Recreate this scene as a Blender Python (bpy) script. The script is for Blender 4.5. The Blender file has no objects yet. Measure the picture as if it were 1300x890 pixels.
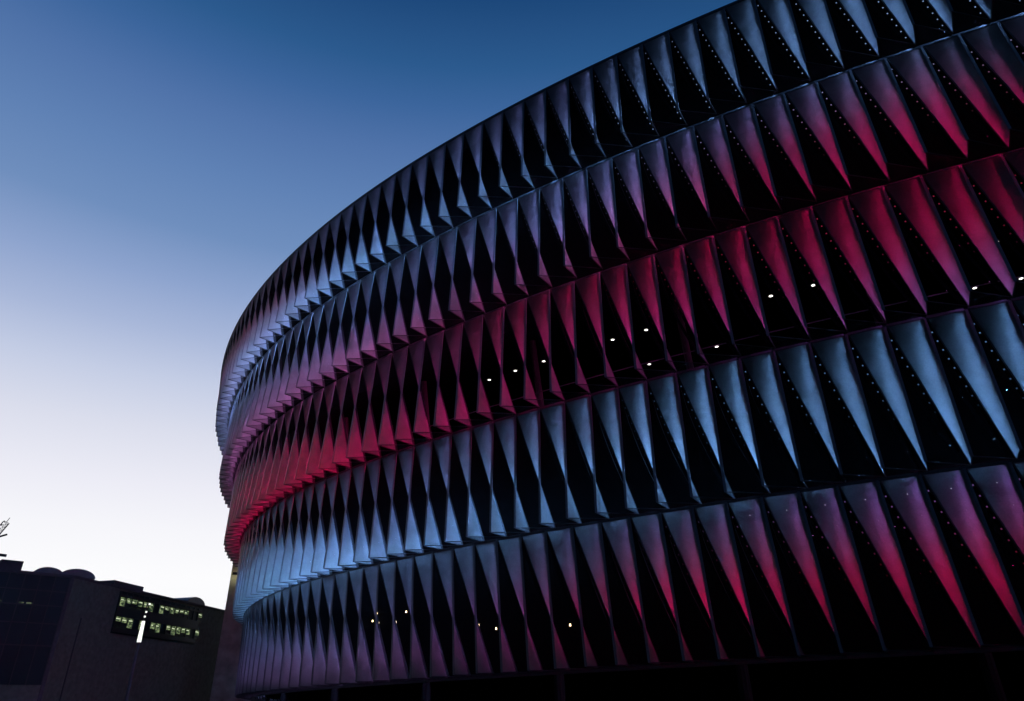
import bpy, bmesh, math, random
from mathutils import Vector, Matrix
random.seed(7)
C = bpy.context.scene.collection
R = math.radians

# ------------------------------------------------------------------ helpers
EYE = 1.6                       # camera height; all heights below are above the ground

def lin(c):
    c = c / 255.0
    return c / 12.92 if c <= 0.04045 else ((c + 0.055) / 1.055) ** 2.4

def rgb(r, g, b, k=1.0):
    return (lin(r) * k, lin(g) * k, lin(b) * k)

def lerp(a, b, t):
    return a + (b - a) * t

def mixc(a, b, t):
    return tuple(lerp(x, y, t) for x, y in zip(a, b))

class MB:
    """collects faces for one mesh object"""
    def __init__(s):
        s.v = []; s.f = []; s.mi = []; s.col = []
    def face(s, pts, mi=0, col=None):
        b = len(s.v)
        s.v += [tuple(p) for p in pts]
        s.f.append(tuple(range(b, b + len(pts))))
        s.mi.append(mi); s.col.append(col)
    def grid(s, rows, mi=0):
        b = len(s.v); n = len(rows[0])
        for r in rows: s.v += [tuple(p) for p in r]
        for i in range(len(rows) - 1):
            for j in range(n - 1):
                a = b + i * n + j
                s.f.append((a, a + 1, a + n + 1, a + n)); s.mi.append(mi); s.col.append(None)
    def tube(s, a, b_, r, n=6, mi=0, r2=None, caps=True):
        a = Vector(a); b_ = Vector(b_); d = b_ - a
        if d.length < 1e-6: return
        d.normalize()
        u = d.orthogonal().normalized(); w = d.cross(u)
        r2 = r if r2 is None else r2
        base = len(s.v)
        for p, rr in ((a, r), (b_, r2)):
            for k in range(n):
                t = 2 * math.pi * (k + .5) / n
                s.v.append(tuple(p + (u * math.cos(t) + w * math.sin(t)) * rr))
        for k in range(n):
            k2 = (k + 1) % n
            s.f.append((base + k, base + k2, base + n + k2, base + n + k)); s.mi.append(mi); s.col.append(None)
        if caps:
            s.f.append(tuple(base + k for k in reversed(range(n)))); s.mi.append(mi); s.col.append(None)
            s.f.append(tuple(base + n + k for k in range(n))); s.mi.append(mi); s.col.append(None)
    def bar(s, a, b_, side, w, h, mi=0):
        """rectangular bar from a to b_, 'side' is the width direction"""
        a = Vector(a); b_ = Vector(b_); d = (b_ - a).normalized()
        sd = (Vector(side) - d * Vector(side).dot(d)).normalized(); up = d.cross(sd)
        base = len(s.v)
        for p in (a, b_):
            for x, y in ((-1, -1), (1, -1), (1, 1), (-1, 1)):
                s.v.append(tuple(p + sd * (x * w / 2) + up * (y * h / 2)))
        for q in ((0, 1, 2, 3), (7, 6, 5, 4), (0, 4, 5, 1), (1, 5, 6, 2), (2, 6, 7, 3), (3, 7, 4, 0)):
            s.f.append(tuple(base + i for i in q)); s.mi.append(mi); s.col.append(None)
    def box(s, o, u, n, u0, u1, n0, n1, z0, z1, mi=0):
        """box in a local frame: o origin, u along, n outward"""
        base = len(s.v)
        for z in (z0, z1):
            for uu, nn in ((u0, n0), (u1, n0), (u1, n1), (u0, n1)):
                s.v.append((o[0] + u[0] * uu + n[0] * nn, o[1] + u[1] * uu + n[1] * nn, z))
        for q in ((3, 2, 1, 0), (4, 5, 6, 7), (0, 1, 5, 4), (1, 2, 6, 5), (2, 3, 7, 6), (3, 0, 4, 7)):
            s.f.append(tuple(base + i for i in q)); s.mi.append(mi); s.col.append(None)
    def build(s, name, mats, parent=None, smooth=False, recalc=False):
        me = bpy.data.meshes.new(name)
        me.from_pydata(s.v, [], s.f)
        if not isinstance(mats, (list, tuple)): mats = [mats]
        for m in mats: me.materials.append(m)
        me.polygons.foreach_set('material_index', s.mi)
        if any(c is not None for c in s.col):
            at = me.color_attributes.new('led', 'FLOAT_COLOR', 'CORNER')
            k = 0
            for p, c in zip(me.polygons, s.col):
                for _ in range(p.loop_total):
                    at.data[k].color = (*(c or (0, 0, 0)), 1); k += 1
        if smooth: me.polygons.foreach_set('use_smooth', [True] * len(me.polygons))
        if recalc:
            bm = bmesh.new(); bm.from_mesh(me)
            bmesh.ops.recalc_face_normals(bm, faces=bm.faces); bm.to_mesh(me); bm.free()
        me.update()
        o = bpy.data.objects.new(name, me); C.objects.link(o)
        if parent is not None: o.parent = parent
        return o

def empty(name, label, cat, group=None):
    o = bpy.data.objects.new(name, None); C.objects.link(o)
    o['label'] = label; o['category'] = cat
    if group: o['group'] = group
    return o

def tag(o, label=None, cat=None, group=None, kind=None):
    for k, v in (('label', label), ('category', cat), ('group', group), ('kind', kind)):
        if v: o[k] = v
    return o

# ---------------------------------------------------------------- materials
def mat(name):
    m = bpy.data.materials.new(name); m.use_nodes = True
    nt = m.node_tree; nt.nodes.clear()
    out = nt.nodes.new('ShaderNodeOutputMaterial')
    return m, nt, out

def pmat(name, col, rough=.6, metal=0., noise=.15, scale=3., bump=.0, spec=.5):
    m, nt, out = mat(name)
    b = nt.nodes.new('ShaderNodeBsdfPrincipled')
    tc = nt.nodes.new('ShaderNodeTexCoord')
    nz = nt.nodes.new('ShaderNodeTexNoise'); nz.inputs['Scale'].default_value = scale; nz.inputs['Detail'].default_value = 5
    nt.links.new(tc.outputs['Object'], nz.inputs['Vector'])
    rp = nt.nodes.new('ShaderNodeValToRGB')
    rp.color_ramp.elements[0].position = .3; rp.color_ramp.elements[1].position = .7
    rp.color_ramp.elements[0].color = (*[c * (1 - noise) for c in col], 1)
    rp.color_ramp.elements[1].color = (*[min(1, c * (1 + noise)) for c in col], 1)
    nt.links.new(nz.outputs['Fac'], rp.inputs['Fac'])
    nt.links.new(rp.outputs['Color'], b.inputs['Base Color'])
    b.inputs['Roughness'].default_value = rough; b.inputs['Metallic'].default_value = metal
    b.inputs['Specular IOR Level'].default_value = spec
    if bump:
        bp = nt.nodes.new('ShaderNodeBump'); bp.inputs['Strength'].default_value = bump
        nt.links.new(nz.outputs['Fac'], bp.inputs['Height']); nt.links.new(bp.outputs['Normal'], b.inputs['Normal'])
    nt.links.new(b.outputs[0], out.inputs['Surface'])
    return m

def emat(name, col, k):
    m, nt, out = mat(name)
    e = nt.nodes.new('ShaderNodeEmission'); e.inputs['Color'].default_value = (*col, 1); e.inputs['Strength'].default_value = k
    nt.links.new(e.outputs[0], out.inputs['Surface'])
    return m

def membrane_mat():
    """milky translucent membrane with faint wrinkles and grime"""
    m, nt, out = mat('membrane')
    N = nt.nodes.new; L = nt.links.new
    tc = N('ShaderNodeTexCoord')
    n1 = N('ShaderNodeTexNoise'); n1.inputs['Scale'].default_value = .9; n1.inputs['Detail'].default_value = 6; n1.inputs['Distortion'].default_value = .6
    L(tc.outputs['Object'], n1.inputs['Vector'])
    n2 = N('ShaderNodeTexNoise'); n2.inputs['Scale'].default_value = 14; n2.inputs['Detail'].default_value = 4
    L(tc.outputs['Object'], n2.inputs['Vector'])
    rp = N('ShaderNodeValToRGB')
    rp.color_ramp.elements[0].position = .3; rp.color_ramp.elements[0].color = (.17, .17, .175, 1)
    rp.color_ramp.elements[1].position = .7; rp.color_ramp.elements[1].color = (.27, .27, .275, 1)
    mx = N('ShaderNodeMath'); mx.operation = 'MULTIPLY_ADD'; mx.inputs[1].default_value = .35
    L(n2.outputs['Fac'], mx.inputs[0]); 
    m2 = N('ShaderNodeMath'); m2.operation = 'MULTIPLY'; m2.inputs[1].default_value = .65
    L(n1.outputs['Fac'], m2.inputs[0]); L(m2.outputs[0], mx.inputs[2])
    L(mx.outputs[0], rp.inputs['Fac'])
    bp = N('ShaderNodeBump'); bp.inputs['Strength'].default_value = .45; bp.inputs['Distance'].default_value = .12
    L(n1.outputs['Fac'], bp.inputs['Height'])
    d = N('ShaderNodeBsdfDiffuse'); L(rp.outputs[0], d.inputs['Color']); L(bp.outputs[0], d.inputs['Normal'])
    t = N('ShaderNodeBsdfTranslucent'); L(rp.outputs[0], t.inputs['Color']); L(bp.outputs[0], t.inputs['Normal'])
    s1 = N('ShaderNodeMixShader'); s1.inputs[0].default_value = .76; L(d.outputs[0], s1.inputs[1]); L(t.outputs[0], s1.inputs[2])
    g = N('ShaderNodeBsdfGlossy'); g.inputs['Roughness'].default_value = .38; g.inputs['Color'].default_value = (.9, .9, .9, 1); L(bp.outputs[0], g.inputs['Normal'])
    s2 = N('ShaderNodeMixShader'); s2.inputs[0].default_value = .02; L(s1.outputs[0], s2.inputs[1]); L(g.outputs[0], s2.inputs[2])
    L(s2.outputs[0], out.inputs['Surface'])
    return m

def led_mat(gain, name='led_diode'):
    """one-sided LED board: colour programmed per diode or painted glint"""
    m, nt, out = mat(name)
    N = nt.nodes.new; L = nt.links.new
    at = N('ShaderNodeAttribute'); at.attribute_name = 'led'
    e = N('ShaderNodeEmission'); e.inputs['Strength'].default_value = gain; L(at.outputs['Color'], e.inputs['Color'])
    k = N('ShaderNodeBsdfDiffuse'); k.inputs['Color'].default_value = (.02, .02, .02, 1)
    g = N('ShaderNodeNewGeometry'); mx = N('ShaderNodeMixShader')
    L(g.outputs['Backfacing'], mx.inputs[0]); L(e.outputs[0], mx.inputs[1]); L(k.outputs[0], mx.inputs[2])
    L(mx.outputs[0], out.inputs['Surface'])
    return m

def glass_mat(name, col, rough=.12):
    m, nt, out = mat(name)
    N = nt.nodes.new; L = nt.links.new
    b = N('ShaderNodeBsdfPrincipled'); b.inputs['Base Color'].default_value = (*col, 1); b.inputs['Roughness'].default_value = rough
    b.inputs['Specular IOR Level'].default_value = .2
    L(b.outputs[0], out.inputs['Surface'])
    return m

def mesh_mat():
    """fine expanded-metal soffit: half open"""
    m, nt, out = mat('soffit_mesh')
    N = nt.nodes.new; L = nt.links.new
    b = N('ShaderNodeBsdfPrincipled'); b.inputs['Base Color'].default_value = (.16, .16, .17, 1); b.inputs['Roughness'].default_value = .45; b.inputs['Metallic'].default_value = .4
    t = N('ShaderNodeBsdfTransparent'); mx = N('ShaderNodeMixShader'); mx.inputs[0].default_value = .38
    L(t.outputs[0], mx.inputs[1]); L(b.outputs[0], mx.inputs[2]); L(mx.outputs[0], out.inputs['Surface'])
    return m

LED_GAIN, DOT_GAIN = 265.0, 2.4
M = dict(
    membrane=membrane_mat(),
    frame=pmat('frame_grey', (.11, .11, .125), .45, .3, .1, 6),
    dark=pmat('dark_steel', (.045, .045, .05), .5, .3, .2, 5),
    black=pmat('black_cladding', (.003, .003, .0035), .9, 0, .25, 2, spec=.03),
    gallery=pmat('gallery_dark', (.005, .005, .006), .85, 0, .2, 2, spec=.1),
    led=led_mat(LED_GAIN), dot=led_mat(DOT_GAIN, 'diode_and_painted_glint'), teal_sheen=None,  # dot also serves lamp reflections painted as glowing spots
    soffit=mesh_mat(),
    down=emat('downlight_glow', (1, .97, .88), 3),
    warm=emat('warm_lamp_glow', (1, .72, .38), 4),
    concrete=pmat('tower_concrete', (.26, .26, .20), .85, 0, .35, .8, .1),
    asphalt=pmat('asphalt', (.035, .035, .038), .9, 0, .25, 4, .2, spec=.2),
    paving=pmat('paving', (.06, .058, .055), .85, 0, .25, 2.5, .15, spec=.2),
    kerb=pmat('kerb_stone', (.12, .12, .115), .85, 0, .2, 5, .1),
    grass=pmat('dark_turf', (.02, .035, .015), .95, 0, .3, 4, .3, spec=.1),
    teal=glass_mat('teal_glazing', (.007, .026, .032), .4),
    mull=pmat('mullion', (.03, .035, .04), .5, .2, .1, 8),
    brick=pmat('brown_brick', (.15, .155, .125), .9, 0, .2, 2.0, .1, spec=.2),
    parapet=pmat('roof_parapet', (.09, .08, .09), .8, 0, .15, 3, spec=.2),
    vault=pmat('zinc_vault', (.16, .16, .18), .5, .3, .15, 4),
    office=None,
    steel=pmat('mast_steel', (.10, .10, .11), .55, .5, .15, 8),
    lampw=emat('white_lamp_glow', (.95, 1, .9), 1.3),
)

def window_mat():
    """an office behind glass: ceiling light, furniture and blinds as uneven pale and dark patches"""
    m, nt, out = mat('lit_office')
    N = nt.nodes.new; L = nt.links.new
    tc = N('ShaderNodeTexCoord'); mp = N('ShaderNodeMapping'); mp.inputs['Scale'].default_value = (1.6, 1.6, 3.2)
    nz = N('ShaderNodeTexNoise'); nz.inputs['Scale'].default_value = 1.5; nz.inputs['Detail'].default_value = 3
    L(tc.outputs['Object'], mp.inputs[0]); L(mp.outputs[0], nz.inputs['Vector'])
    rp = N('ShaderNodeValToRGB'); e = rp.color_ramp.elements
    e[0].position = .38; e[0].color = (.012, .026, .018, 1)
    e[1].position = .68; e[1].color = (.34, .42, .20, 1)
    x = e.new(.52); x.color = (.11, .15, .075, 1)
    L(nz.outputs['Fac'], rp.inputs[0])
    em = N('ShaderNodeEmission'); em.inputs['Strength'].default_value = .8; L(rp.outputs[0], em.inputs[0])
    g = N('ShaderNodeBsdfGlossy'); g.inputs['Roughness'].default_value = .1; g.inputs['Color'].default_value = (.05, .05, .05, 1)
    a = N('ShaderNodeAddShader'); L(em.outputs[0], a.inputs[0]); L(g.outputs[0], a.inputs[1]); L(a.outputs[0], out.inputs[0])
    return m
M['office'] = window_mat()
M['ceil'] = emat('ceiling_light_glow', (.75, .85, .55), 1.0)

# ------------------------------------------------------------------- camera
F, PITCH, ROLL = 893.373, 0.5180068, 0.0231603
cam = bpy.data.cameras.new('camera'); co = bpy.data.objects.new('camera', cam); C.objects.link(co)
cam.sensor_width = 36; cam.lens = F / 1300 * 36; cam.shift_y = -45 / 1300; cam.clip_end = 3000; cam.clip_start = .1
fw = Vector((0, math.cos(PITCH), math.sin(PITCH))); up = Vector((0, -math.sin(PITCH), math.cos(PITCH))); rt = Vector((1, 0, 0))
c_, s_ = math.cos(ROLL), math.sin(ROLL)
rt2 = rt * c_ - up * s_; up2 = rt * s_ + up * c_
co.matrix_world = Matrix(((rt2.x, up2.x, -fw.x, 0), (rt2.y, up2.y, -fw.y, 0), (rt2.z, up2.z, -fw.z, EYE), (0, 0, 0, 1)))
bpy.context.scene.camera = co

def pix(p):
    d = Vector(p) - Vector((0, 0, EYE)); z = max(d.dot(fw), .01)
    return 650 + F * d.dot(rt2) / z, 400 - F * d.dot(up2) / z

# ------------------------------------------------------------ stadium plan
QA, QB, QX, QY, QR, QE = 778.0503479938179, 200.68378946007326, 718.733420398518, 279.57735609697687, 0.23962417585398116, 0.878225342273233
S0, PIT = 91.76110086441146, 1.7564355050729856
def plan_point(t):
    ct, st = math.cos(t), math.sin(t)
    x = QA * math.copysign(abs(ct) ** QE, ct); y = QB * math.copysign(abs(st) ** QE, st)
    c, s = math.cos(QR), math.sin(QR)
    return (QX + c * x - s * y, QY + s * x + c * y)
NT = 4000
TT = [-math.pi + 2 * math.pi * i / (NT - 1) for i in range(-160, 1200)]
PL = [plan_point(t) for t in TT]
SS = [0.0]
for i in range(1, len(PL)):
    SS.append(SS[-1] + math.hypot(PL[i][0] - PL[i-1][0], PL[i][1] - PL[i-1][1]))
s_at0 = SS[160]
SS = [s - s_at0 for s in SS]
def plan(idx):
    """point and outward normal of the base curve at element number idx (larger = further left)"""
    s = S0 - idx * PIT
    lo, hi = 0, len(SS) - 1
    while hi - lo > 1:
        m = (lo + hi) // 2
        if SS[m] <= s: lo = m
        else: hi = m
    t = (s - SS[lo]) / max(1e-9, SS[hi] - SS[lo])
    x = lerp(PL[lo][0], PL[hi][0], t); y = lerp(PL[lo][1], PL[hi][1], t)
    i0 = max(0, lo - 6); i1 = min(len(PL) - 1, hi + 6)
    dx = PL[i1][0] - PL[i0][0]; dy = PL[i1][1] - PL[i0][1]; l = math.hypot(dx, dy)
    return x, y, dy / l, -dx / l

LEAN = [0.6, -.5, -1.6, -2.9, -4.2, -5.2]
def at(idx, o, z, lev):
    x, y, nx, ny = plan(idx)
    g = min(1.2, max(0., (idx - 24) / 24.)); g = g * g
    oo = o + LEAN[lev] * g
    return Vector((x + nx * oo, y + ny * oo, z + EYE))

TOP = [(38.0, 3.54, -.06), (30.88, 2.18, -.137), (23.47, 1.09, .014), (16.21, -.056, .046), (9.11, -.876, .288)]
BOT = [(30.93, 2.39, .006), (23.51, 1.35, -.184), (16.26, .127, -.027), (9.32, -1.30, .061), (2.05, -2.2, .10)]
OUT = [(31.07, 3.75, .057), (23.64, 2.73, -.14), (16.28, 1.67, -.006), (9.34, .21, .079), (2.10, -.85, .12)]

# --------------------------------------------------- programmed LED colours
# per row: (element number, brightness/colour at the top, middle and bottom of the strip)
BL = rgb(98, 148, 208); SB = rgb(82, 116, 166); PW = rgb(98, 106, 172); LV = rgb(115, 95, 180)
CR = rgb(152, 4, 62); RD = rgb(168, 0, 54); MG = rgb(138, 20, 80); PK = rgb(140, 46, 92); PU = rgb(85, 42, 105); OFF = (0.002, 0.002, 0.003)
def sc(c, k): return tuple(x * k for x in c)
FIELD = [
 [(-14, SB, SB, SB), (4, SB, SB, SB), (10, sc(PW, .5), sc(PW, .35), sc(BL, 1.1)), (22, sc(PW, .4), sc(PW, .45), sc(BL, 1.2)), (28, sc(PW, .2), sc(CR, .4), sc(BL, 1.15)), (40, sc(CR, .5), sc(CR, .7), sc(BL, 1.2)), (66, sc(CR, .3), sc(CR, .3), sc(SB, .8))],
 [(-14, SB, sc(MG, .8), sc(CR, .8)), (-2, SB, sc(MG, .9), sc(CR, .9)), (4, PW, sc(MG, .7), sc(CR, .9)), (11, PW, sc(PW, .8), sc(CR, .8)), (17, sc(PW, .6), sc(PW, .5), sc(CR, .55)), (24, sc(SB, .3), sc(PW, .6), sc(PK, .7)), (38, sc(SB, .2), sc(PW, .45), sc(PK, .55)), (66, sc(SB, .2), sc(PK, .3), sc(PK, .4))],
 [(-14, sc(MG, .8), sc(MG, .9), sc(CR, .7)), (-1, sc(CR, 1.), sc(CR, .9), sc(LV, .6)), (6, RD, sc(MG, 1.), sc(PU, .9)), (13, sc(CR, .7), sc(MG, .6), sc(MG, .7)), (18, sc(PU, .4), sc(PU, .4), sc(CR, .9)), (26, sc(PU, .3), sc(CR, .6), sc(RD, .7)), (40, sc(PU, .2), sc(CR, .5), sc(CR, .6)), (66, sc(PU, .3), sc(CR, .4), sc(CR, .5))],
 [(-14, BL, BL, sc(BL, .8)), (8, BL, BL, sc(BL, .9)), (14, sc(PW, .8), sc(SB, .9), BL), (20, sc(PU, .45), sc(PW, .7), sc(BL, 1.1)), (30, sc(PU, .25), sc(BL, .6), sc(BL, 1.1)), (45, sc(PU, .2), sc(BL, .7), sc(BL, .9)), (66, sc(PU, .2), sc(BL, .4), sc(BL, .4))],
 [(-14, LV, sc(CR, .8), sc(CR, .35)), (3, LV, sc(CR, .9), sc(CR, .35)), (8, sc(PW, .8), sc(CR, .9), sc(CR, .3)), (12, sc(PW, .55), sc(MG, .35), sc(CR, .3)), (16, sc(SB, .7), sc(PU, .5), sc(MG, .4)), (24, sc(SB, .45), sc(PW, .5), sc(PK, .45)), (34, sc(SB, .3), sc(PW, .5), sc(PK, .3)), (66, sc(SB, .2), sc(PW, .3), sc(PK, .2))],
]
GAIN_T = [(0, .55), (.25, .7), (.5, 1.0), (.8, 1.6), (1, 1.8)]
def led_colour(row, idx, t):
    F_ = FIELD[row]
    for a, b in zip(F_, F_[1:]):
        if a[0] <= idx <= b[0]:
            k = (idx - a[0]) / (b[0] - a[0]); cs = [mixc(a[j], b[j], k) for j in (1, 2, 3)]; break
    else:
        cs = F_[0][1:] if idx < F_[0][0] else F_[-1][1:]
    c = mixc(cs[0], cs[1], t * 2) if t < .5 else mixc(cs[1], cs[2], t * 2 - 1)
    for a, b in zip(GAIN_T, GAIN_T[1:]):
        if a[0] <= t <= b[0]:
            c = sc(c, lerp(a[1], b[1], (t - a[0]) / (b[0] - a[0]))); break
    c = sc(c, 1 + 3.2 * min(1, max(0, (idx - 5) / 12.)) * min(1, max(0, (t - .3) / .4)))
    if idx > 36: c = sc(c, max(.15 if row == 2 else .35, 1 - (idx - 36) / 13.))
    if row == 4 and t > .70: c = sc(c, max(0., 1 - (t - .70) / .16))
    c = sc(c, random.Random(int(idx * 71 + row * 997)).uniform(.82, 1.15))
    return c

# ------------------------------------------------------------ facade panels
def corners(row, i):
    zt, ot, pt = TOP[row]; zb, ob, pb = BOT[row]; zo, oo, po = OUT[row]
    TR = at(i + pt, ot, zt, row); TL = at(i + .945 + pt, ot, zt, row)
    P = at(i + pb, ob, zb, row + 1); B = at(i + po, oo, zo, row + 1)
    Pn = at(i - 1 + pb, ob, zb, row + 1)                      # foot of the neighbour on the right
    TRi = at(i + .01 + pt, ot - .17, zt, row); Pni = at(i - .93 + pb, ob - .18, zb, row + 1)
    return TR, TL, P, B, Pn, TRi, Pni

NV, NU, NL = 14, 5, 17
def panel_parts(row, i, sheet, frame, leds, soff):
    TR, TL, P, B, Pn, TRi, Pni = corners(row, i)
    rj = random.Random(row * 131 + i * 17)
    B = B + Vector((rj.uniform(-.04, .04), rj.uniform(-.04, .04), rj.uniform(-.03, .03)))
    rows = []
    for a in range(NV + 1):
        t = a / NV; L0 = TL.lerp(P, t); R0 = TR.lerp(B, t)
        rows.append([L0.lerp(R0, .02 + .96 * b / NU) for b in range(NU + 1)])
    sheet.grid(rows)
    x, y, nx, ny = plan(i); tang = Vector((-ny, nx, 0)); nrm = Vector((nx, ny, 0))
    side = (TR - TL).normalized()
    frame.bar(TR, B, tang, .13, .05, 0)                       # outer spine
    frame.bar(TL, P, tang, .05, .05, 1)
    frame.bar(TL, TR, (0, 0, 1), .09, .05, 1)
    frame.bar(B, P, (0, 0, 1), .05, .05, 1)
    frame.tube(B, Pn + nrm * .03, .028, 5, 1)                        # strut to the neighbour
    soff.face([B - Vector((0, 0, .03)), P - Vector((0, 0, .03)), Pn - Vector((0, 0, .03))])
    # LED board: one continuous ribbon, diode faces alternate with blank ones; a lip shields it from outside
    def ribbon(ts, width, pos, facing, on, gain):
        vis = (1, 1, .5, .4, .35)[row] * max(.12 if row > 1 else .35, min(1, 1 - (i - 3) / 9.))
        pts = []
        for t in ts:
            p = TRi.lerp(Pni, t) + pos(t)
            d = facing(t); ax = ((TRi.lerp(Pni, t + .02) + pos(t + .02)) - p).normalized(); d = (d - ax * d.dot(ax)).normalized(); bx = d.cross(ax).normalized()
            pts.append((p + bx * width, p - bx * width, d))
        base = len(leds.v)
        for p0, p1, d in pts: leds.v += [tuple(p0), tuple(p1)]
        for k in range(len(ts) - 1):
            q = [base + 2 * k, base + 2 * k + 1, base + 2 * k + 3, base + 2 * k + 2]
            n = (Vector(leds.v[q[1]]) - Vector(leds.v[q[0]])).cross(Vector(leds.v[q[2]]) - Vector(leds.v[q[0]]))
            if n.dot(pts[k][2]) < 0: q.reverse()
            leds.f.append(tuple(q)); leds.mi.append(0 if gain else 1)
            tm = (ts[k] + ts[k+1]) / 2
            cc = led_colour(row, i, tm)
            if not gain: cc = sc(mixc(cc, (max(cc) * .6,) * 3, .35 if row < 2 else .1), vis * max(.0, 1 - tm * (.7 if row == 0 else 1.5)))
            leds.col.append(cc if on(k) else (0, 0, 0))
    left = (TL - TR).normalized()
    bk = max(0., min(1., 1 - (i - 7) / 9.))
    lipx = .015 + min(.12, max(0, -1 - i) * .03); lipw = .15 + min(.22, max(0, -1 - i) * .06)
    def bow(t):
        u = max(0., min(1., t))
        return (left * (PIT * (u - u ** 1.9) * .95) + nrm * (.5 * u * (1 - u))) * bk
    def target(t):
        return (TL.lerp(P, t).lerp(TR.lerp(B, t), 1.0) - (TRi.lerp(Pni, t) + bow(t))).normalized()
    ts = []
    for k in range(NL): ts += [.045 + .955 * k / NL, .045 + .955 * (k + .5) / NL]
    ribbon(ts, .045, bow, target, lambda k: k % 2 == 0, True)
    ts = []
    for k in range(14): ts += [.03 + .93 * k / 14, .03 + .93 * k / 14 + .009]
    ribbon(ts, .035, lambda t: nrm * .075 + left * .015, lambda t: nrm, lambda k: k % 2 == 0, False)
    frame.bar(TRi + nrm * .067 + left * .015, Pni + nrm * .067 + left * .015, left, .13, .008, 2)
    # housing and shielding lip of the board, in straight lengths
    pr = None
    for k in range(8):
        t = k / 7; q = TRi.lerp(Pni, t) + bow(t)
        if pr is not None:
            frame.bar(pr - left * .05, q - left * .05, nrm, .16, .02, 2)
            frame.bar(pr + nrm * .072 + left * lipx, q + nrm * .072 + left * lipx, left, lipw, .008, 2)
        pr = q
    # lamp reflections on the membrane, painted as small glowing dots
    def painted_glint(t, u, back, k):
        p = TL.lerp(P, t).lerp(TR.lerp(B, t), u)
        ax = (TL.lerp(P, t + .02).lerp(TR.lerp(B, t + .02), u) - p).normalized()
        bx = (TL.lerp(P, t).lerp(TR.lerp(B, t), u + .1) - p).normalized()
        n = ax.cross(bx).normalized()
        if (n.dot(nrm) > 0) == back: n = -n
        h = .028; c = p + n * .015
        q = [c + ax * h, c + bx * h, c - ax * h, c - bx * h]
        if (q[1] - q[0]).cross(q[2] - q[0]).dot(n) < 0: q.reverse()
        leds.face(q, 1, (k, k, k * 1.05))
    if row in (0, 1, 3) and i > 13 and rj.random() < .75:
        painted_glint(.88 if row == 0 else .84, .4, True, rj.uniform(.08, .35))
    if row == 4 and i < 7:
        painted_glint(.11, .5, False, .3); painted_glint(.25, .62, False, .08)

I0, I1 = -12, 60
cand = []
for row in range(5):
    for i in range(I0, I1 + 1):
        TR, TL, P, B, *_ = corners(row, i)
        # front face area inside the picture
        q = [pix(p) for p in (TL, TR, B, P)]
        cx = sum(a for a, b in q) / 4; cy = sum(b for a, b in q) / 4
        a = 0
        for tri in ((0, 1, 2), (0, 2, 3)):
            (x0, y0), (x1, y1), (x2, y2) = [q[k] for k in tri]
            a += abs((x1 - x0) * (y2 - y0) - (x2 - x0) * (y1 - y0)) / 2
        inside = -10 < cx < 1310 and -10 < cy < 850
        cand.append((a if inside else 0, row, i))
cand.sort(reverse=True)
named = {(r, i) for a, r, i in cand[:100]}

stadium = empty('stadium', 'huge curved stadium facade with five stacked bands of twisted panels lit blue and crimson', 'stadium')
rest_s, rest_f, rest_l, rest_o = MB(), MB(), MB(), MB()
for row in range(5):
    for i in range(I0, I1 + 1):
        if (row, i) in named:
            s1, f1, l1, o1 = MB(), MB(), MB(), MB()
            panel_parts(row, i, s1, f1, l1, o1)
            p = s1.build('facade_panel', M['membrane'], stadium, smooth=True)
            f1.build('panel_frame', [M['frame'], M['dark'], M['gallery']], p)
            l1.build('light_strip', [M['led'], M['dot']], p)  # strip mesh also holds the painted reflection dots
            o1.build('soffit', M['soffit'], p)
        else:
            panel_parts(row, i, rest_s, rest_f, rest_l, rest_o)
p = tag(rest_s.build('facade_panel', M['membrane'], stadium, smooth=True), kind='stuff')
tag(rest_f.build('panel_frame', [M['frame'], M['dark'], M['gallery']], p), kind='stuff')
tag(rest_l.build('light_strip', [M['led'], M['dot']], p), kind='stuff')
tag(rest_o.build('soffit', M['soffit'], p), kind='stuff')

# ring beams between the bands
def ring(lev, o, z, w, h, mb):
    prev = None
    for k in range(I0 * 1, I1 + 2):
        q = at(k, o, z, lev)
        if prev is not None: mb.bar(prev, q, (0, 0, 1), w, h)
        prev = q
for lev, (z, o) in enumerate(((38.08, 3.50), (30.90, 2.10), (23.49, .95), (16.23, -.15), (9.2, -1.25), (2.0, -2.3))):
    rb = MB(); ring(lev, o, z, .20, .16, rb); rb.build('roof_edge' if lev == 0 else 'ring_beam', M['dark'], stadium)

# the dark body behind the panels: closed shell with an open gallery behind the third band
BACK = 1.25
prof = [(0, 38.12, 3.49), (0, 37.9, 3.5 - BACK), (1, 30.9, 2.2 - BACK), (2, 23.5, 1.1 - BACK), (2, 22.32, 1.1 - BACK), (2, 22.3, 1.1 - 13), (3, 16.32, -13), (3, 16.3, -.1 - BACK),
        (4, 9.2, -1.2 - BACK), (5, 2.1, -2.3 - BACK), (5, 2.0, -2.3 - BACK - 3), (5, -EYE + .02, -2.3 - BACK - 3)]
body = MB(); rings = []
for lev, z, o in prof:
    rings.append([at(k, o, z, lev) for k in range(I0, I1 + 2)])
body.grid(rings)
# close it behind: far wall and roof
a0 = [r[0] for r in rings]; a1 = [r[-1] for r in rings]
far0 = Vector((140, 120, 0)); far1 = Vector((10, 190, 0))
def up_(v, z): return Vector((v.x, v.y, z))
body.face([*a0, up_(far0, 0), up_(far0, 38.1 + EYE)])
body.face([*reversed(a1), up_(far1, 38.1 + EYE), up_(far1, 0)])
body.face([up_(far0, 0), up_(far1, 0), up_(far1, 38.1 + EYE), up_(far0, 38.1 + EYE)])
body.face([*rings[0], up_(far1, 38.1 + EYE), up_(far0, 38.1 + EYE)])
body.build('shell', M['black'], stadium)

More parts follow.
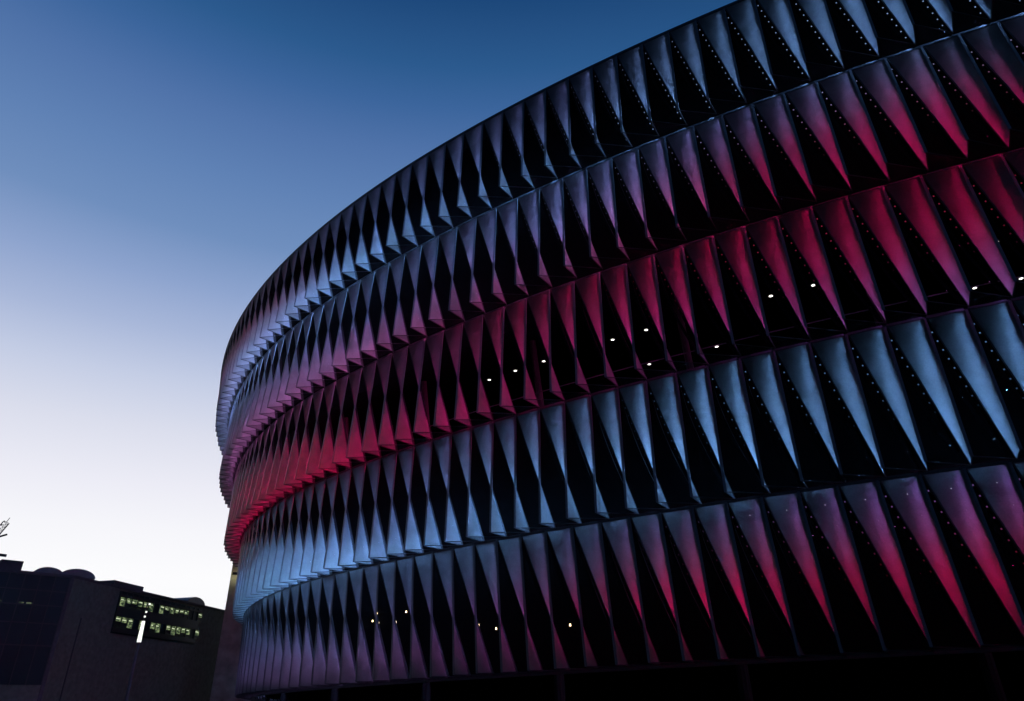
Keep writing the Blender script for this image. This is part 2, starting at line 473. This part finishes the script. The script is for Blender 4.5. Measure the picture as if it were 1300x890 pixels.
# gallery fittings
LIGHTS = [(k, -5.3 + 1.35 * 0) for k in (-2.08, 3.55, 5.03, 9.86, 11.33, 14.66, 16.18, 17.69)] + [(k, -10.4) for k in (11.04, 7.91, -1.74, -3.21)]
for k, o in LIGHTS:
    c0 = at(k, o, 22.28, 2)
    n = 12
    m = MB(); m.face([(c0 + Vector((math.cos(2 * math.pi * j / n) * .12, -math.sin(2 * math.pi * j / n) * .12, 0))) for j in range(n)])
    d = m.build('downlight', M['down'], stadium)
    t = MB(); t.tube(c0 + Vector((0, 0, .028)), c0 + Vector((0, 0, .005)), .22, 12)
    t.build('trim', M['dark'], d)
for k in (22.9, 22.5, 21.4, 20.8, 20.55, 17.0, 23.6, 22.65, 16.2, 13.2):
    z = {22.9: 6.0, 22.5: 5.8, 21.4: 5.7, 20.8: 6.25, 20.55: 6.3, 17.0: 4.9, 23.6: 5.85, 22.65: 6.45, 16.2: 4.6, 13.2: 4.4}[k]
    b = at(k, -2.3 - BACK + .75, z, 5)
    m = MB(); m.tube(b, b + Vector((0, 0, -.12)), .04, 8, 0, .055)
    m.build('wall_lamp', M['warm'], stadium)

rb = MB(); ring(2, -.15, 17.35, .05, .05, rb); rb.build('railing', M['dark'], stadium)
for k in range(-10, 44, 6):
    mb = MB(); mb.tube(at(k, -3.2, 16.33, 3), at(k, -2.2, 22.29, 2), .22, 10); mb.build('column', M['dark'], stadium)
    b = at(k, -3.6, 0, 5); mb = MB(); mb.tube((b.x, b.y, 0), (b.x, b.y, 2.0 + EYE), .3, 10); mb.build('column', M['gallery'], stadium)

# concrete stair tower at the far end
mb = MB()
tw = math.radians(-20.62); dd = 112.0
o = (math.sin(tw) * dd, math.cos(tw) * dd); u = (math.cos(tw), -math.sin(tw)); n = (-math.sin(tw), -math.cos(tw))
mb.box(o, u, n, -1.3, 6, -8, 0, 0, 21.5)
stt = mb.build('stair_tower', M['concrete'], stadium)
mb = MB(); fz = 19.6
def fl(uu, nn, z): return Vector((o[0] + u[0] * uu + n[0] * nn, o[1] + u[1] * uu + n[1] * nn, z))
q = [fl(-1.1, 1.3, fz), fl(.2, 1.3, fz), fl(.2, 1.1, fz + .4), fl(-1.1, 1.1, fz + .4)]
if (q[1] - q[0]).cross(q[2] - q[0]).dot(Vector((-n[0], -n[1], -.2))) < 0: q.reverse()
mb.face(q, 0, (.034, .030, .017)); mb.build('floodlight', M['led'], stt)
mb = MB(); mb.box(o, u, n, -.5, -.4, -.01, 1.35, fz + .45, fz + .52); mb.build('lamp_arm', M['dark'], stt)

# ------------------------------------------------------------ office block
office = empty('office_building', 'long low brown brick office block with teal glazing and lit window strips', 'building')
A = (-50.823, 84.356); U = (0.18134, 0.98342); Nn = (0.98342, -0.18134)       # street face, outward = towards stadium
W = (-0.71602, -0.69808); Wn = (0.69808, -0.71602)                            # glazed face
Hh = 15 + EYE
LF = 48.0
def far(p, d, k): return (p[0] + d[0] * k, p[1] + d[1] * k)
G1 = far(A, W, 26.0); B1 = far(A, U, LF)
back0 = far(G1, (-Nn[0], -Nn[1]), 30); back1 = far(B1, (-Nn[0], -Nn[1]), 45)
def prism(mb, pts, z0, z1):
    lo = [Vector((p[0], p[1], z0)) for p in pts]; hi = [Vector((p[0], p[1], z1)) for p in pts]
    mb.face(list(reversed(lo))); mb.face(hi)
    for a in range(len(pts)):
        b = (a + 1) % len(pts); mb.face([lo[a], lo[b], hi[b], hi[a]])
mb = MB(); prism(mb, [A, B1, back1, back0, G1], 0, Hh - .25); mb.build('wall', M['brick'], office, recalc=True)
mb = MB(); e = .12
A2 = (A[0] + Nn[0] * e + .05, A[1] - .15); B2 = far(B1, Nn, e); G2 = far(G1, Wn, e)
prism(mb, [A2, B2, back1, back0, G2], Hh - .25, Hh); mb.build('roof', M['parapet'], office, recalc=True)
# glazed corner face
mb = MB(); mb.box(A, W, Wn, .35, 25.7, 0, .10, 5.5, Hh - .30); gl = mb.build('glazing', M['teal'], office)
mb = MB()
for j in range(18): mb.box(A, W, Wn, .35 + j * 1.48, .43 + j * 1.48, .10, .16, 5.5, Hh - .31)
for z in (Hh - 1.9, Hh - 3.4, Hh - 5.2, Hh - 7.4): mb.box(A, W, Wn, .34, 25.71, .10, .14, z, z + .10)
mb.build('mullion', M['mull'], gl)
mb = MB(); mb.box(A, W, Wn, 0, .35, 0, .13, 0, Hh - .26); mb.build('corner_pier', M['parapet'], office)
for s0, w in ((3.5, .5), (4.25, .45), (6.3, .5), (7.2, .35)):
    mb = MB(); mb.box(A, W, Wn, s0, s0 + w, .17, .19, 11.72 + EYE, 11.84 + EYE); mb.build('ceiling_lamp', M['office'], office)
# street face: teal band with the lit storeys
mb = MB(); mb.box(A, U, Nn, 8.0, 25.4, 0, .06, 11.3, Hh - .5); gl = mb.build('glazing', M['teal'], office)
mb = MB(); mb.box(A, U, Nn, 8.0, 25.4, .06, .20, 11.67 + EYE, 12.75 + EYE); mb.build('spandrel', M['mull'], office)
mb = MB(); mb.box(A, U, Nn, 8.0, 25.4, .06, .16, 13.95 + EYE, 14.15 + EYE); mb.build('spandrel', M['mull'], office)
mb = MB(); mb.box(A, U, Nn, 8.0, 25.4, .06, .20, 9.9 + EYE, 10.45 + EYE); mb.build('spandrel', M['mull'], office)
rnd = random.Random(3)
x = 8.15; j = 0
while x < 25.2:
    w = 1.12
    for (z0, z1) in ((12.80, 13.85), (10.48, 11.62)):
        lit = rnd.random() < (.9 if x < 22 else .35)
        mb = MB(); mb.box(A, U, Nn, x + .06, x + w - .06, .06, .09, z0 + EYE + .03, z1 + EYE - .03)
        wdw = mb.build('window', M['office'] if lit else M['teal'], office)
        if lit:
            a_ = rnd.uniform(.1, .4); b_ = rnd.uniform(.55, w - .12); zt_ = z1 + EYE - rnd.uniform(.16, .34)
            mb = MB(); mb.box(A, U, Nn, x + a_, x + b_, .093, .105, zt_ - .09, zt_); mb.build('ceiling_light', M['ceil'], wdw)
        if lit and rnd.random() < .6:
            h = rnd.uniform(.25, .6)
            mb = MB(); mb.box(A, U, Nn, x + .08, x + w - .08, .093, .11, z0 + EYE + .03, z0 + EYE + h); mb.build('blind', M['mull'], wdw)
    mb = MB(); mb.box(A, U, Nn, x - .06, x + .06, .06, .17, 10.45 + EYE, 14.4 + EYE); mb.build('mullion', M['mull'], gl)
    x += w
# brick strip further along keeps the wall; plant rooms and vaults on the roof
mb = MB(); mb.box(A, U, Nn, 6.6, 12.2, -3.5, -.02, Hh, Hh + .55); mb.build('roof_parapet', M['parapet'], office)
mb = MB(); mb.box(A, W, Wn, 5.2, 7.3, -4, -1.0, Hh, Hh + 1.15); mb.build('plant_room', M['parapet'], office)
mb = MB(); mb.box(A, W, Wn, 7.3, 20, -4, -1.0, Hh, Hh + .75); mb.build('plant_room', M['parapet'], office)
def vault(o, u, n, c, r, h, n0, n1):
    mb = MB(); N_ = 14
    rows = []
    for nn in (n0, n1):
        rows.append([Vector((o[0] + u[0] * (c + r * math.cos(a)) + n[0] * nn, o[1] + u[1] * (c + r * math.cos(a)) + n[1] * nn, Hh + h * math.sin(a))) for a in [math.pi * q / N_ for q in range(N_ + 1)]])
    mb.grid(rows); mb.face(rows[0]); mb.face(list(reversed(rows[1])))
    # standing seams
    mb.build('roof_vault', M['vault'], office)
vault(A, W, Wn, 2.5, 1.5, .8, -8, -.8)
vault(A, W, Wn, -.55, 1.9, .95, -9, -1.0)
vault(A, U, Nn, 25.0, 2.2, 1.0, -7, -.5)
# lower dark podium and door recess of the street face
mb = MB(); mb.box(A, U, Nn, 1.5, LF - 2, .0, .14, 0, 3.4); mb.build('podium', M['mull'], office)
mb = MB(); mb.box(A, U, Nn, 2.6, 2.75, 0, .05, 3.4, 12.4); mb.build('drainpipe', M['mull'], office)

# --------------------------------------------------------- luminous lamp post
px_, py_ = -24.4, 49.3
lp = empty('lamp_post', 'slim lamp post with a glowing white column in front of the lit offices', 'street lamp')
lp.location = (px_, py_, 0)
mb = MB(); mb.tube((0, 0, 0), (0, 0, 6.2), .11, 10, 0, .09); mb.build('pole', M['steel'], lp)
mb = MB(); mb.tube((0, 0, 6.2), (0, 0, 7.45), .13, 12, 0, .10); mb.build('light_column', M['lampw'], lp)
mb = MB(); mb.tube((0, 0, 7.45), (0, 0, 8.6), .035, 8); mb.build('stem', M['steel'], lp)
for z, dx in ((7.72, 0.02), (8.0, .05), (8.48, .16)):
    mb = MB(); mb.tube((dx, 0, z - .05), (dx, 0, z + .05), .055, 10); mb.build('lamp_head', M['lampw'], lp)
mb = MB(); mb.tube((0, 0, 0), (0, 0, .12), .26, 12); mb.build('bracket', M['steel'], lp)

# ------------------------------------------------------------ tower crane tip
cr = empty('tower_crane', 'distant lattice tower crane at the left edge above the office roof', 'crane')
cx0, cy0 = -84.2, 112.0
cr.location = (cx0, cy0, 0)
def lattice(mb, a, b, w, seg, r=.05):
    a = Vector(a); b = Vector(b); d = (b - a).normalized(); u = d.orthogonal().normalized(); v = d.cross(u)
    cs = [u * w + v * w, u * w - v * w, -u * w - v * w, -u * w + v * w]
    for c in cs: mb.tube(a + c, b + c, r, 5)
    for k in range(seg):
        p0 = a.lerp(b, k / seg); p1 = a.lerp(b, (k + 1) / seg)
        for q in range(4):
            c1, c2 = cs[q], cs[(q + 1) % 4]
            mb.tube(p0 + c1, p1 + c2, r * .6, 4); mb.tube(p1 + c1, p1 + c2, r * .6, 4)
mb = MB(); lattice(mb, (0, 0, 0), (0, 0, 25.2), .75, 18, .09); mb.build('mast', M['steel'], cr)
mb = MB(); mb.tube((0, 0, 25.0), (0, 0, 25.5), 1.3, 12); mb.bar((-3.5, -1.5, 25.7), (3.6, 2.3, 25.2), (0, 0, 1), .35, .5); mb.build('platform', M['steel'], cr)
mb = MB(); mb.box((0, 0), (1, 0), (0, 1), -1.0, .8, -1.2, .5, 25.75, 27.4); mb.build('cab', M['mull'], cr)
mb = MB(); lattice(mb, (.9, .4, 25.7), (2.4, 1.5, 30.2), .42, 8, .06); mb.tube((2.4, 1.5, 30.2), (2.6, 1.7, 31.0), .05, 5); mb.tube((2.9, 1.9, 28.4), (2.2, 1.2, 27.9), .16, 6); mb.build('jib', M['steel'], cr)
mb = MB(); mb.tube((1.9, 1.2, 25.3), (3.3, 2.2, 23.4), .04, 5); mb.tube((3.3, 2.2, 23.4), (3.35, 2.2, 23.1), .12, 6); mb.build('hook_block', M['steel'], cr)

# -------------------------------------------------------------------- ground
def sheet(name, x0, x1, y0, y1, z, m):
    mb = MB(); mb.face([(x0, y0, z), (x1, y0, z), (x1, y1, z), (x0, y1, z)])
    o = mb.build(name, m); o['kind'] = 'structure'; return o
sheet('ground', -900, 900, -900, 1500, -.02, M['grass'])
sheet('plaza', -30, 260, -60, 330, .0, M['paving'])
# road with kerbs along the office block
mb = MB(); RA = far(A, Nn, 6); mb.box(RA, U, Nn, -120, 200, 0, 12, -.019, .004); o = mb.build('road', M['asphalt']); o['kind'] = 'structure'
for nm, q0, q1 in (('pavement', -5.85, 0), ('pavement', 12, 15)):
    mb = MB(); mb.box(RA, U, Nn, -120, 200, q0 if q0 > 0 else -5.7, q1, -.01, .13); o = mb.build(nm, M['kerb']); o['kind'] = 'structure'

# --------------------------------------------------------------------- sky
w = bpy.data.worlds.new('World'); bpy.context.scene.world = w; w.use_nodes = True
nt = w.node_tree; nt.nodes.clear(); N = nt.nodes.new; L = nt.links.new
out = N('ShaderNodeOutputWorld'); bg = N('ShaderNodeBackground')
tc = N('ShaderNodeTexCoord'); sx = N('ShaderNodeSeparateXYZ'); L(tc.outputs['Generated'], sx.inputs[0])
rp = N('ShaderNodeValToRGB'); cr_ = rp.color_ramp; cr_.interpolation = 'EASE'
cr_.interpolation = 'LINEAR'
stops = [(0, (250, 250, 253)), (9, (252, 252, 254)), (12, (246, 246, 251)), (15, (236, 236, 246)), (18.8, (219, 222, 237)), (22.5, (196, 205, 229)), (26, (168, 183, 217)), (29.5, (142, 164, 206)), (33.5, (112, 143, 190)), (38, (96, 130, 181)), (42.5, (80, 115, 169)), (46, (60, 101, 156)), (49, (44, 90, 142)), (52, (36, 79, 130)), (54, (28, 71, 121)), (62, (12, 48, 92)), (90, (5, 28, 62))]
while len(cr_.elements) < len(stops): cr_.elements.new(.5)
for e_, (el, c) in zip(cr_.elements, stops):
    e_.position = math.sin(R(el)); e_.color = (*rgb(*c), 1)
L(sx.outputs['Z'], rp.inputs[0])
# the glow follows the set sun: bright to the left of the view, dusk-dark behind the camera
az = math.radians(-22)
hz = N('ShaderNodeVectorMath'); hz.operation = 'MULTIPLY'; hz.inputs[1].default_value = (1, 1, 0); L(tc.outputs['Generated'], hz.inputs[0])
hn = N('ShaderNodeVectorMath'); hn.operation = 'NORMALIZE'; L(hz.outputs[0], hn.inputs[0])
dp = N('ShaderNodeVectorMath'); dp.operation = 'DOT_PRODUCT'; dp.inputs[1].default_value = (math.sin(az), math.cos(az), 0)
L(hn.outputs[0], dp.inputs[0])
mr = N('ShaderNodeMapRange'); mr.interpolation_type = 'SMOOTHSTEP'; mr.inputs['From Min'].default_value = .1; mr.inputs['From Max'].default_value = 1.0
L(dp.outputs['Value'], mr.inputs[0])
dusk = N('ShaderNodeValToRGB'); de = dusk.color_ramp.elements
de[0].color = (.020, .030, .055, 1); de[1].color = (.002, .012, .045, 1); de[1].position = 1
x = de.new(.76); x.color = (.004, .040, .13, 1); x = de.new(.45); x.color = (.006, .040, .12, 1)
L(sx.outputs['Z'], dusk.inputs[0])
mx = N('ShaderNodeMix'); mx.data_type = 'RGBA'; L(mr.outputs[0], mx.inputs[0]); L(dusk.outputs[0], mx.inputs[6]); L(rp.outputs[0], mx.inputs[7])
L(mx.outputs[2], bg.inputs[0]); bg.inputs[1].default_value = 1.0
L(bg.outputs[0], out.inputs[0])

sc_ = bpy.context.scene
sc_.view_settings.view_transform = 'Standard'; sc_.view_settings.look = 'None'; sc_.view_settings.exposure = 0; sc_.view_settings.gamma = 1
sc_.cycles.use_denoising = True
sc_.cycles.max_bounces = 5; sc_.cycles.diffuse_bounces = 3; sc_.cycles.transparent_max_bounces = 12
sc_.cycles.sample_clamp_indirect = 3
sc_.cycles.use_light_tree = True
